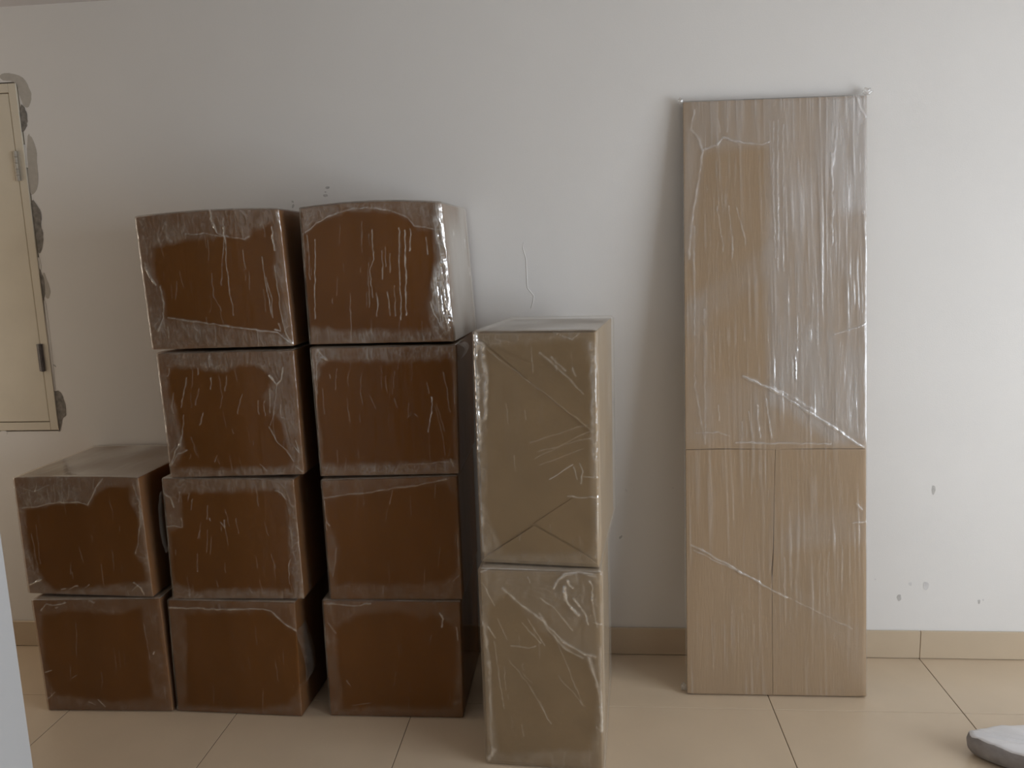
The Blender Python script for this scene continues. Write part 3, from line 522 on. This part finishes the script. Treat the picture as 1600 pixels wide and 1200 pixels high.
def wall_with_hole(name, axis_, pos, a0, a1, z0, z1, hole, th, mat):
    """axis_ 'y': wall in xz at y=pos going back to pos+th; 'x': wall in yz at x=pos to pos+th."""
    ha0, ha1, hz0, hz1 = hole
    bm = bmesh.new()
    A, Z = [a0, ha0, ha1, a1], [z0, hz0, hz1, z1]
    def P(a, d, z):
        return (a, pos + d, z) if axis_ == 'y' else (pos + d, a, z)
    V = {}
    def v(i, j, d):
        if (i, j, d) not in V:
            V[(i, j, d)] = bm.verts.new(P(A[i], d * th, Z[j]))
        return V[(i, j, d)]
    for i in range(3):
        for j in range(3):
            if i == 1 and j == 1:
                continue
            for d in (0, 1):
                bm.faces.new([v(i, j, d), v(i + 1, j, d), v(i + 1, j + 1, d), v(i, j + 1, d)])
    for (i0, j0), (i1, j1) in [((1, 1), (2, 1)), ((2, 1), (2, 2)), ((2, 2), (1, 2)), ((1, 2), (1, 1))]:
        bm.faces.new([v(i0, j0, 0), v(i1, j1, 0), v(i1, j1, 1), v(i0, j0, 1)])
    for (i0, j0), (i1, j1) in [((k, 0), (k + 1, 0)) for k in range(3)] + [((k, 3), (k + 1, 3)) for k in range(3)] + [((0, k), (0, k + 1)) for k in range(3)] + [((3, k), (3, k + 1)) for k in range(3)]:
        bm.faces.new([v(i0, j0, 0), v(i1, j1, 0), v(i1, j1, 1), v(i0, j0, 1)])
    bmesh.ops.recalc_face_normals(bm, faces=bm.faces)
    return struct(from_bm(name, bm, mat))

wall_back = wall_with_hole('wall_back', 'y', 0.0, X_FAR, X_RIGHT + TH, 0.0, Z_CEIL, (HX0, HX1, HZ0, HZ1), TH, M['wall'])
wall_right = wall_with_hole('wall_right', 'x', X_RIGHT, Y_FRONT, 0.0, 0.0, Z_CEIL, (WIN_Y[0], WIN_Y[1], WIN_Z[0], WIN_Z[1]), TH, M['wall'])
wall_left = struct(box_obj('wall_left', (-1.522, -1.372, Y_FRONT, -1.2, 0.0, Z_CEIL), M['pier'], bevel=0.004))
wall_far = wall_with_hole('wall_passage', 'x', X_FAR - TH, Y_FRONT, TH, 0.0, Z_CEIL, (WIN2_Y[0], WIN2_Y[1], WIN2_Z[0], WIN2_Z[1]), TH, M['wall'])
wall_front = struct(box_obj('wall_front', (X_FAR, X_RIGHT + TH, Y_FRONT - TH, Y_FRONT, 0.0, Z_CEIL), M['front']))
ceiling = struct(box_obj('ceiling', (X_FAR - TH, X_RIGHT + TH, Y_FRONT - TH, TH, Z_CEIL, Z_CEIL + 0.12), M['ceiling']))

# floor: a grout bed with single tiles
floor = struct(box_obj('floor', (X_FAR - TH, X_RIGHT + TH, Y_FRONT - TH, TH, -0.05, -0.0015), M['grout']))
JX, JY, TILE, G = 1.1947, -0.3653, 0.6, 0.0026
rt_ = random.Random(4)
tile_cache = {}
ys = [0.0, JY]
while ys[-1] > Y_FRONT:
    ys.append(max(ys[-1] - TILE, Y_FRONT))
xs = [JX + TILE * k for k in range(-8, 5)]
xs = [X_FAR] + [x for x in xs if X_FAR < x < X_RIGHT] + [X_RIGHT]
for a, b in zip(xs[:-1], xs[1:]):
    for c, d in zip(ys[1:], ys[:-1]):
        w, dp = round(b - a, 4), round(d - c, 4)
        if (w, dp) not in tile_cache:
            bm = bmesh.new()
            box(bm, G / 2, w - G / 2, G / 2 * 0.7, dp - G / 2 * 0.7, -0.008, 0.0, bevel=0.0008)
            me = bpy.data.meshes.new('tile')
            bm.to_mesh(me)
            bm.free()
            me.materials.append(M['tile'])
            tile_cache[(w, dp)] = me
        t = link('tile', tile_cache[(w, dp)], None, floor)
        t.location = (a, c, 0.0)

# skirting tiles
base = struct(box_obj('baseboard_back', (X_FAR, X_RIGHT, -0.006, 0.0, 0.0, 0.104), M['grout']))
for a, b in zip(xs[:-1], xs[1:]):
    box_obj('skirting_tile', (a + 0.0008, b - 0.0008, -0.0105, -0.001, 0.0022, 0.1068), M['skirt'], base, bevel=0.0012)
base_r = struct(box_obj('baseboard_right', (X_RIGHT - 0.0095, X_RIGHT, Y_FRONT, -0.011, 0.0012, 0.1068), M['skirt'], bevel=0.001))

# window in the right wall: frame, mullion, panes
def window(name, x, ys_, zs_):
    win = struct(empty(name, (x, ys_[0], zs_[0])))
    wy, wz = ys_[1] - ys_[0], zs_[1] - zs_[0]
    bm = bmesh.new()
    box(bm, -0.03, 0.03, 0, wy, 0, 0.05)
    box(bm, -0.03, 0.03, 0, wy, wz - 0.05, wz)
    box(bm, -0.03, 0.03, 0, 0.05, 0.05, wz - 0.05)
    box(bm, -0.03, 0.03, wy - 0.05, wy, 0.05, wz - 0.05)
    from_bm('window_frame', bm, M['window_frame'], win)
    box_obj('mullion', (-0.025, 0.025, wy / 2 - 0.025, wy / 2 + 0.025, 0.05, wz - 0.05), M['window_frame'], win)
    box_obj('pane', (-0.003, 0.003, 0.05, wy / 2 - 0.025, 0.05, wz - 0.05), M['glass'], win)
    box_obj('pane', (-0.003, 0.003, wy / 2 + 0.025, wy - 0.05, 0.05, wz - 0.05), M['glass'], win)

window('window_1', X_RIGHT + 0.07, WIN_Y, WIN_Z)
window('window_2', X_FAR - 0.07, WIN2_Y, WIN2_Z)

# hatch in the back wall
hatch = struct(empty('door_1', (HX1, 0.0, HZ0)))
hatch['label'] = 'cream painted wall hatch with two hinges and chipped plaster edge'
hw, hh_ = HX1 - HX0, HZ1 - HZ0
g, fw_ = 0.0048, 0.036
box_obj('backing', (-hw, 0, 0.045, 0.06, 0, hh_), M['gap'], hatch)
bm = bmesh.new()
box(bm, -fw_, -g, -0.004, 0.045, g, hh_ - g, 0.0015)
box(bm, -hw + g, -hw + fw_, -0.004, 0.045, g, hh_ - g, 0.0015)
box(bm, -hw + fw_, -fw_, -0.004, 0.045, g, fw_, 0.0015)
box(bm, -hw + fw_, -fw_, -0.004, 0.045, hh_ - fw_, hh_ - g, 0.0015)
from_bm('frame', bm, M['cream'], hatch)
box_obj('leaf', (-hw + fw_ + 0.003, -fw_ - 0.003, -0.002, 0.03, fw_ + 0.003, hh_ - fw_ - 0.003), M['cream'], hatch, bevel=0.002)
for zc, mt in ((1.882, 'hinge_light'), (1.175, 'hinge_dark')):
    hg = None
    for k in range(5):
        bm = bmesh.new()
        bmesh.ops.create_cone(bm, cap_ends=True, segments=14, radius1=0.0062, radius2=0.0062, depth=0.0195)
        bmesh.ops.translate(bm, verts=bm.verts, vec=(-fw_ - 0.001, -0.008, zc - HZ0 + (k - 2) * 0.0215))
        if k == 0:
            box(bm, -fw_ - 0.014, -fw_ + 0.010, -0.006, -0.002, zc - HZ0 - 0.052, zc - HZ0 + 0.052)
            hg = from_bm('hinge', bm, M[mt], hatch)
        else:
            from_bm('knuckle', bm, M[mt], hg)

def blob(name, pts, y0, th, mat, parent, sub=3, rough_=0.0006, seed=0):
    """thin irregular patch on the back wall, outline rounded and roughened."""
    rr = random.Random(seed)
    P = [Vector(p) for p in pts]
    for _ in range(sub):
        Q = []
        for i in range(len(P)):
            a, b = P[i], P[(i + 1) % len(P)]
            Q += [a * .75 + b * .25, a * .25 + b * .75]
        P = Q
    P = [p + Vector((rr.uniform(-1, 1), rr.uniform(-1, 1))) * rough_ for p in P]
    bm = bmesh.new()
    top = [bm.verts.new((p.x, y0 - th, p.y)) for p in P]
    bot = [bm.verts.new((p.x, y0, p.y)) for p in P]
    bm.faces.new(top)
    for i in range(len(P)):
        bm.faces.new([top[i], bot[i], bot[(i + 1) % len(P)], top[(i + 1) % len(P)]])
    bmesh.ops.recalc_face_normals(bm, faces=bm.faces)
    bmesh.ops.triangulate(bm, faces=bm.faces)
    return from_bm(name, bm, mat, parent)

for i, (k, pts) in enumerate(DATA['patch']):
    blob('plaster_patch', pts, 0.0, 0.0012 if k == 'dark' else 0.0006, M['plaster_' + k], wall_back, 2, 0.0012, i)
for i, pts in enumerate(DATA['cover']):
    blob('filler_patch', pts, 0.0, 0.0009, M['wall'], wall_back, 1, 0.0008, 30 + i)
for i, pts in enumerate(DATA['scuff']):
    blob('scuff_mark', pts, 0.0, 0.0005, M['scuff' if i < 8 or i in (10, 12) else 'smudge'], wall_back, 2, 0.0008, 60 + i)

def tube(name, pts, r, mat, parent, seg=8, taper=True):
    bm = bmesh.new()
    rings = []
    P = [Vector(p) for p in pts]
    for i, p in enumerate(P):
        t = (P[min(i + 1, len(P) - 1)] - P[max(i - 1, 0)]).normalized()
        s = Vector((0, 1, 0)).cross(t).normalized()
        n = t.cross(s)
        rr = r * (0.35 if taper and i in (0, len(P) - 1) else 1.0)
        rings.append([bm.verts.new(p + s * math.cos(2 * PI * k / seg) * rr + n * math.sin(2 * PI * k / seg) * rr) for k in range(seg)])
    for a, b in zip(rings[:-1], rings[1:]):
        for k in range(seg):
            bm.faces.new([a[k], a[(k + 1) % seg], b[(k + 1) % seg], b[k]])
    bm.faces.new(rings[0])
    bm.faces.new(rings[-1])
    bmesh.ops.recalc_face_normals(bm, faces=bm.faces)
    return from_bm(name, bm, mat, parent, True)

tube('paint_run', [(x, -0.0002, z) for x, z in DATA['run']], 0.0013, M['run'], wall_back)

# ================================================================== wrapped cartons
def corners_from(front, d, z_back_bottom):
    TL, TR, BL, BR = [np.array(p) for p in front]
    d = np.array(d)
    c = {(0, 0, 1): TL, (1, 0, 1): TR, (0, 0, 0): BL, (1, 0, 0): BR}
    zt = (TL[2] + TR[2]) / 2
    for i, p in ((0, TL), (1, TR)):
        q = p + d
        q[2] = zt
        c[(i, 1, 1)] = q
    for i, p in ((0, BL), (1, BR)):
        q = p + d
        q[2] = z_back_bottom
        c[(i, 1, 0)] = q
    return c

def sizes(c):
    W = np.linalg.norm(c[(1, 0, 0)] - c[(0, 0, 0)])
    D = np.linalg.norm(c[(0, 1, 0)] - c[(0, 0, 0)])
    H = np.linalg.norm(c[(0, 0, 1)] - c[(0, 0, 0)])
    return float(W), float(D), float(H)

def wrapped(name, c, label, cat, group, D, seed, board, step=0.0023, r=0.006, film='film', body_name='carton', inset=0.004, bow=0.0, **kw):
    size = sizes(c)
    loc = np.mean([c[k] for k in c if k[2] == 0], axis=0)
    loc[2] = min(c[k][2] for k in c if k[2] == 0)
    root = empty(name, tuple(loc))
    tag(root, label, cat, group)
    cl = {k: v - loc for k, v in c.items()}
    V, Q, _ = soft_box(cl, size, (14, 8, 14), r * 1.2, field=lambda t, x, y, z: (np.where(t == 'D', -0.001, -inset), None), bow=bow)
    body = link(body_name, mesh_np(body_name, V, Q), M[board], root)
    n = (int(size[0] / step), 22 if size[1] > .1 else 6, int(size[2] / step))
    V, Q, hz = soft_box(cl, size, n, r, faces='FLRT', field=film_field(D, size, seed, **kw), bow=bow)
    fm = link('stretch_film', mesh_np('stretch_film', V, Q, hz), M[film], root)
    return root, cl, size, body, fm

GROUP = 'film-wrapped brown cartons stacked against the wall'
LAB = {
    'c1a': 'top carton of the middle stack, leaning film-wrapped brown box with crumpled corners',
    'c1b': 'second carton from the top in the middle stack of brown boxes',
    'c1c': 'third carton from the top in the middle stack, film puffed out on its left',
    'c1d': 'bottom carton of the middle stack, on the floor with film fold at upper right',
    'c2a': 'top carton of the stack beside the tall parcels, shiny crumpled film on right corner',
    'c2b': 'second carton from the top in the stack beside the tall parcels',
    'c2c': 'third carton from the top in the stack beside the tall parcels',
    'c2d': 'bottom carton on the floor in the stack beside the tall parcels',
    'c0a': 'upper carton of the low leftmost stack, its pale top face showing',
    'c0b': 'lower carton of the low leftmost stack, standing on the floor',
}
DATA['c2a']['st_R'] = [([(.30, .86), (.32, .78), (.34, .74)], 1.6, .8), ([(.42, .62), (.42, .45), (.44, .40)], 1.1, .5), ([(.78, .76), (.76, .62)], 2, .6), ([(.93, .78), (.97, .55), (.98, .25)], 1.4, .6), ([(.5, .33), (.52, .15)], 1.3, .6), ([(.85, .6), (.88, .3)], 1, .4), ([(.06, .7), (.03, .5), (.05, .3)], 1.5, .6)]  # strokes that whiten highlights into the right side film
zb = {'c1d': 0, 'c2d': 0, 'c0b': 0}
stacks = (['c1d', 'c1c', 'c1b', 'c1a'], ['c2d', 'c2c', 'c2b', 'c2a'], ['c0b', 'c0a'])
BOX = {}
seed = 100
for stck in stacks:
    zsup = 0.0
    for nme in stck:
        D = DATA[nme]
        seed += 17
        c = corners_from(D['f'], D['d'], zsup)
        kw = dict(band=0.155, streaks=22, streak_amp=.17)
        if nme in ('c1d', 'c2d', 'c2c', 'c0b'):
            kw = dict(band=0.075, streaks=12, streak_amp=.10)
        if nme == 'c2a':
            kw['side_haze'] = 0.40  # extra milkiness paints light onto the lit side of this carton
        kw['bow'] = {'c2a': 0.012, 'c1a': 0.008, 'c0a': 0.004}.get(nme, 0.0)
        BOX[nme] = wrapped('wrapped_carton', c, LAB[nme], 'carton', GROUP, D, seed, 'carton', **kw)
        zsup = max(c[(0, 0, 1)][2], c[(1, 0, 1)][2]) + 0.0015

def loose_film(root, path, width, seed, hz=0.14, axis_v=(0, 1, 0)):
    """a puffed-out strip of film: path is a list of local points, swept along axis_v."""
    n, k = len(path) * 6 - 5, 9
    P = np.array(path, float)
    t = np.linspace(0, len(P) - 1, n)
    C = np.stack([np.interp(t, np.arange(len(P)), P[:, j]) for j in range(3)], -1)
    for _ in range(6):
        C[1:-1] = (C[:-2] + 2 * C[1:-1] + C[2:]) / 4
    av = np.array(axis_v, float)
    V = np.concatenate([C + av * width * (j / (k - 1) - .2) for j in range(k)])
    jj = np.repeat(np.arange(k), n)
    V[:, 0] += 0.004 * (vnoise(jj * .9, np.tile(np.arange(n), k) * .5, seed) - .5)
    V[:, 2] += 0.004 * (vnoise(jj * .5 + 9, np.tile(np.arange(n), k) * .7, seed + 1) - .5)
    idx = np.arange(n * k).reshape(k, n)
    Q = np.stack([idx[:-1, :-1], idx[:-1, 1:], idx[1:, 1:], idx[1:, :-1]], -1).reshape(-1, 4)
    H = hz * (0.4 + 1.2 * vnoise(jj * 1.3, np.tile(np.arange(n), k) * .9, seed + 2))
    return link('loose_film', mesh_np('loose_film', V, Q, H), M['film'], root)

def fp(cl, u, v, off=(0, 0, 0)):
    p = cl[(0, 0, 0)] * (1 - u) * (1 - v) + cl[(1, 0, 0)] * u * (1 - v) + cl[(0, 0, 1)] * (1 - u) * v + cl[(1, 0, 1)] * u * v
    return p + np.array(off)

r_, cl = BOX['c1d'][4], BOX['c1d'][1]
loose_film(r_, [fp(cl, 1, .76, (.001, .004, 0)), fp(cl, 1, .66, (.012, .004, 0)), fp(cl, 1, .52, (.026, .004, 0)), fp(cl, 1, .38, (.030, .004, 0)), fp(cl, 1, .31, (.024, .004, 0)), fp(cl, 1, .30, (.002, .004, 0))], .10, 5, .09)
r_, cl = BOX['c1c'][4], BOX['c1c'][1]
loose_film(r_, [fp(cl, 0, .90, (-.001, .004, 0)), fp(cl, 0, .80, (-.010, .004, 0)), fp(cl, 0, .66, (-.014, .004, 0)), fp(cl, 0, .5, (-.012, .004, 0)), fp(cl, 0, .4, (-.001, .004, 0))], .08, 6, .06)
r_, cl = BOX['c2b'][4], BOX['c2b'][1]
loose_film(r_, [fp(cl, .99, .99, (.004, .004, .004)), fp(cl, 1, .985, (.020, .006, .004)), fp(cl, 1, .96, (.030, .006, 0)), fp(cl, 1, .91, (.020, .006, 0)), fp(cl, 1, .87, (.003, .006, 0))], .10, 7, .07)

# ================================================================== tall kraft parcels
def cuboid(cx, cy, yaw, W, D, z0, H):
    c = {}
    s, k = math.sin(yaw), math.cos(yaw)
    for i in (0, 1):
        for j in (0, 1):
            for l in (0, 1):
                c[(i, j, l)] = np.array([cx + k * (i - .5) * W - s * j * D, cy + s * (i - .5) * W + k * j * D, z0 + l * H])
    return c

def plate(name, cl, poly, o0, o1, mat, parent):
    """thin sheet on the front face, polygon in face coordinates, between offsets o0 and o1 (outward)."""
    ex = cl[(1, 0, 0)] - cl[(0, 0, 0)]
    ez = cl[(0, 0, 1)] - cl[(0, 0, 0)]
    n = np.cross(ex, ez)
    n /= np.linalg.norm(n)
    bm = bmesh.new()
    A = [bm.verts.new(fp(cl, u, v) + n * o1) for u, v in poly]
    B = [bm.verts.new(fp(cl, u, v) + n * o0) for u, v in poly]
    bm.faces.new(A)
    for i in range(len(poly)):
        bm.faces.new([A[i], B[i], B[(i + 1) % len(poly)], A[(i + 1) % len(poly)]])
    bmesh.ops.recalc_face_normals(bm, faces=bm.faces)
    return from_bm(name, bm, mat, parent)

c = cuboid(-0.146, -0.709, -0.063, 0.359, 0.56, 0.0, 0.623)
root, cl, size, body, fm = wrapped('wrapped_parcel', c, 'lower tall kraft parcel on the floor in bunched shiny film', 'parcel', 'tall kraft parcels stacked one on another', DATA['low'], 401, 'kraft', inset=0.006, r=0.010, base=0.025, band=.10, streaks=14, body_name='parcel_body', side_haze=.16)
c = cuboid(-0.1455, -0.686, -0.113, 0.351, 0.55, 0.6255, 0.681)
for i in (0, 1):
    c[(i, 1, 1)][2] -= 0.009
root, cl, size, body, fm = wrapped('wrapped_parcel', c, 'upper tall kraft parcel with envelope folds, resting on the lower parcel', 'parcel', 'tall kraft parcels stacked one on another', DATA['up'], 431, 'kraft', inset=0.008, r=0.010, base=0.02, band=.10, streaks=14, body_name='parcel_body', side_haze=.16)
for k, (poly, o0, o1) in enumerate([
        ([(.03, .985), (.09, .955), (.95, .575), (.975, .575), (.975, .985)], -.0085, -.0055),
        ([(.03, .988), (.09, .955), (.50, .865), (.86, .95), (.972, .988)], -.0058, -.0040),
        ([(.46, .185), (.86, .07), (.972, .03), (.972, .305), (.78, .30)], -.0085, -.0060),
        ([(.03, .018), (.972, .018), (.86, .06), (.46, .175), (.08, .04)], -.0062, -.0040)]):
    plate('paper_flap', cl, poly, o0, o1, M['kraft'], body)

# ================================================================== long wrapped panel leaning on the wall
T_ = 0.034
a_ = math.atan2(0.255, 1.993)
nb = np.array([0, math.cos(a_), -math.sin(a_)]) * T_
c = {(0, 0, 0): np.array([.322, -.290, .0045]), (1, 0, 0): np.array([.919, -.288, .0045]), (0, 0, 1): np.array([.331, -.036, 1.996]), (1, 0, 1): np.array([.925, -.036, 1.990])}
for i in (0, 1):
    for l in (0, 1):
        c[(i, 1, l)] = c[(i, 0, l)] + nb
root, cl, size, body, fm = wrapped('flat_parcel', c, 'long flat cardboard parcel in stretch film leaning upright against the wall', 'parcel', None, DATA['panel'], 501, 'board', inset=0.012, r=0.005, step=0.0027, film='film_panel', base=0.03, streaks=120, streak_amp=.10, body_name='board_core',
                                    vertical=[(170, .14, 4, 1), (110, .12, 3, 2), (240, .13, 9, 3)], side_haze=.12)
VS = 0.4195
plate('upper_sheet', cl, [(.004, VS), (.25, VS + .0012), (.5, VS - .0008), (.75, VS + .0006), (.996, VS), (.997, .998), (.003, .998)], -.0125, -.0020, M['board'], body)
VT = VS - .0010
plate('lower_sheet', cl, [(.004, .002), (.4815, .002), (.480, .10), (.4785, .20), (.476, .215), (.4865, .25), (.4915, .33), (.4975, .395), (.5005, VT), (.25, VT + .0008), (.004, VT)], -.0125, -.0030, M['board'], body)
plate('lower_sheet', cl, [(.4840, .002), (.996, .002), (.996, VT), (.75, VT + .0004), (.503, VT), (.500, .395), (.494, .33), (.490, .25), (.485, .215), (.481, .20), (.4825, .10)], -.0125, -.0036, M['board'], body)
# little film knots at the corners
def knot(pos, size_, seed):
    bm = bmesh.new()
    bmesh.ops.create_icosphere(bm, subdivisions=3, radius=1.0)
    rr = random.Random(seed)
    off = [rr.uniform(0, 6) for _ in range(3)]
    for v in bm.verts:
        k = 1 + .25 * math.sin(v.co.x * 5 + off[0]) * math.sin(v.co.z * 6 + off[1])
        v.co = Vector((v.co.x * size_[0], v.co.y * size_[1], v.co.z * size_[2])) * k + Vector(pos)
    o = from_bm('film_knot', bm, M['film_panel'], fm, True)
    a = o.data.attributes.new('haze', 'FLOAT', 'POINT')
    a.data.foreach_set('value', np.full(len(o.data.vertices), .30, np.float32))
knot(cl[(1, 0, 1)] + np.array([.003, .012, .010]), (.016, .010, .013), 1)
knot(cl[(0, 0, 1)] + np.array([-.006, .012, .002]), (.009, .009, .010), 2)
knot(cl[(0, 1, 0)] + np.array([-.008, -.002, .016]), (.009, .010, .013), 3)

# ================================================================== soft bundle at the lower right
root = empty('soft_bundle', (1.35, -0.72, 0.0))
tag(root, 'soft white topped bundle with grey side lying on the floor tiles at right', 'bundle')
outl = [(1.104, -.590), (1.112, -.566), (1.135, -.556), (1.22, -.548), (1.36, -.540), (1.55, -.535), (1.66, -.56), (1.69, -.66), (1.68, -.85), (1.62, -.97), (1.50, -.985), (1.40, -.90), (1.28, -.765), (1.19, -.682), (1.128, -.632)]
P = [Vector((x - 1.35, y + .72)) for x, y in outl]
for _ in range(2):
    Q = []
    for i in range(len(P)):
        a, b = P[i], P[(i + 1) % len(P)]
        Q += [a * .75 + b * .25, a * .25 + b * .75]
    P = Q
cen = sum(P, Vector((0, 0))) / len(P)
HB = 0.066
def ringpts(shrink, z, seed, scale=1.0):
    out_ = []
    for i, p in enumerate(P):
        q = P[i - 1]
        s = P[(i + 1) % len(P)]
        t = (s - q).normalized()
        nrm = Vector((t.y, -t.x))
        if (p - cen).dot(nrm) < 0:
            nrm = -nrm
        wob = .003 * math.sin(i * .7 + seed) + .002 * math.sin(i * 1.9 + seed * 2)
        grow = 1 + 0.5 * max(0, min(1, (p.x + .25) / .5))
        out_.append(Vector((cen.x + (p.x - cen.x) * scale - nrm.x * shrink, cen.y + (p.y - cen.y) * scale - nrm.y * shrink, z * grow + wob * (1 if z > .01 else 0))))
    return out_
def loft(name, rings, mat, cap):
    bm = bmesh.new()
    R_ = [[bm.verts.new(p) for p in r] for r in rings]
    n = len(R_[0])
    for a, b in zip(R_[:-1], R_[1:]):
        for i in range(n):
            bm.faces.new([a[i], a[(i + 1) % n], b[(i + 1) % n], b[i]])
    if cap:
        cv = bm.verts.new(sum((v.co for v in R_[-1]), Vector()) / n + Vector((0, 0, .006)))
        for i in range(n):
            bm.faces.new([R_[-1][i], R_[-1][(i + 1) % n], cv])
    bmesh.ops.recalc_face_normals(bm, faces=bm.faces)
    return from_bm(name, bm, mat, root, True)
loft('side_panel', [ringpts(.026, .0005, 0), ringpts(.014, .008, 0), ringpts(.003, .026, 0), ringpts(.000, .044, 0), ringpts(.003, HB - .008, 1), ringpts(.006, HB - .002, 1)], M['cloth_grey'], False)
loft('top_cover', [ringpts(.0055, HB - .003, 1), ringpts(.006, HB + .001, 1, .985), ringpts(.006, HB + .003, 1, .95), ringpts(.006, HB + .006, 1, .80), ringpts(.004, HB + .008, 2, .55), ringpts(0, HB + .009, 2, .25)], M['cloth_white'], True)
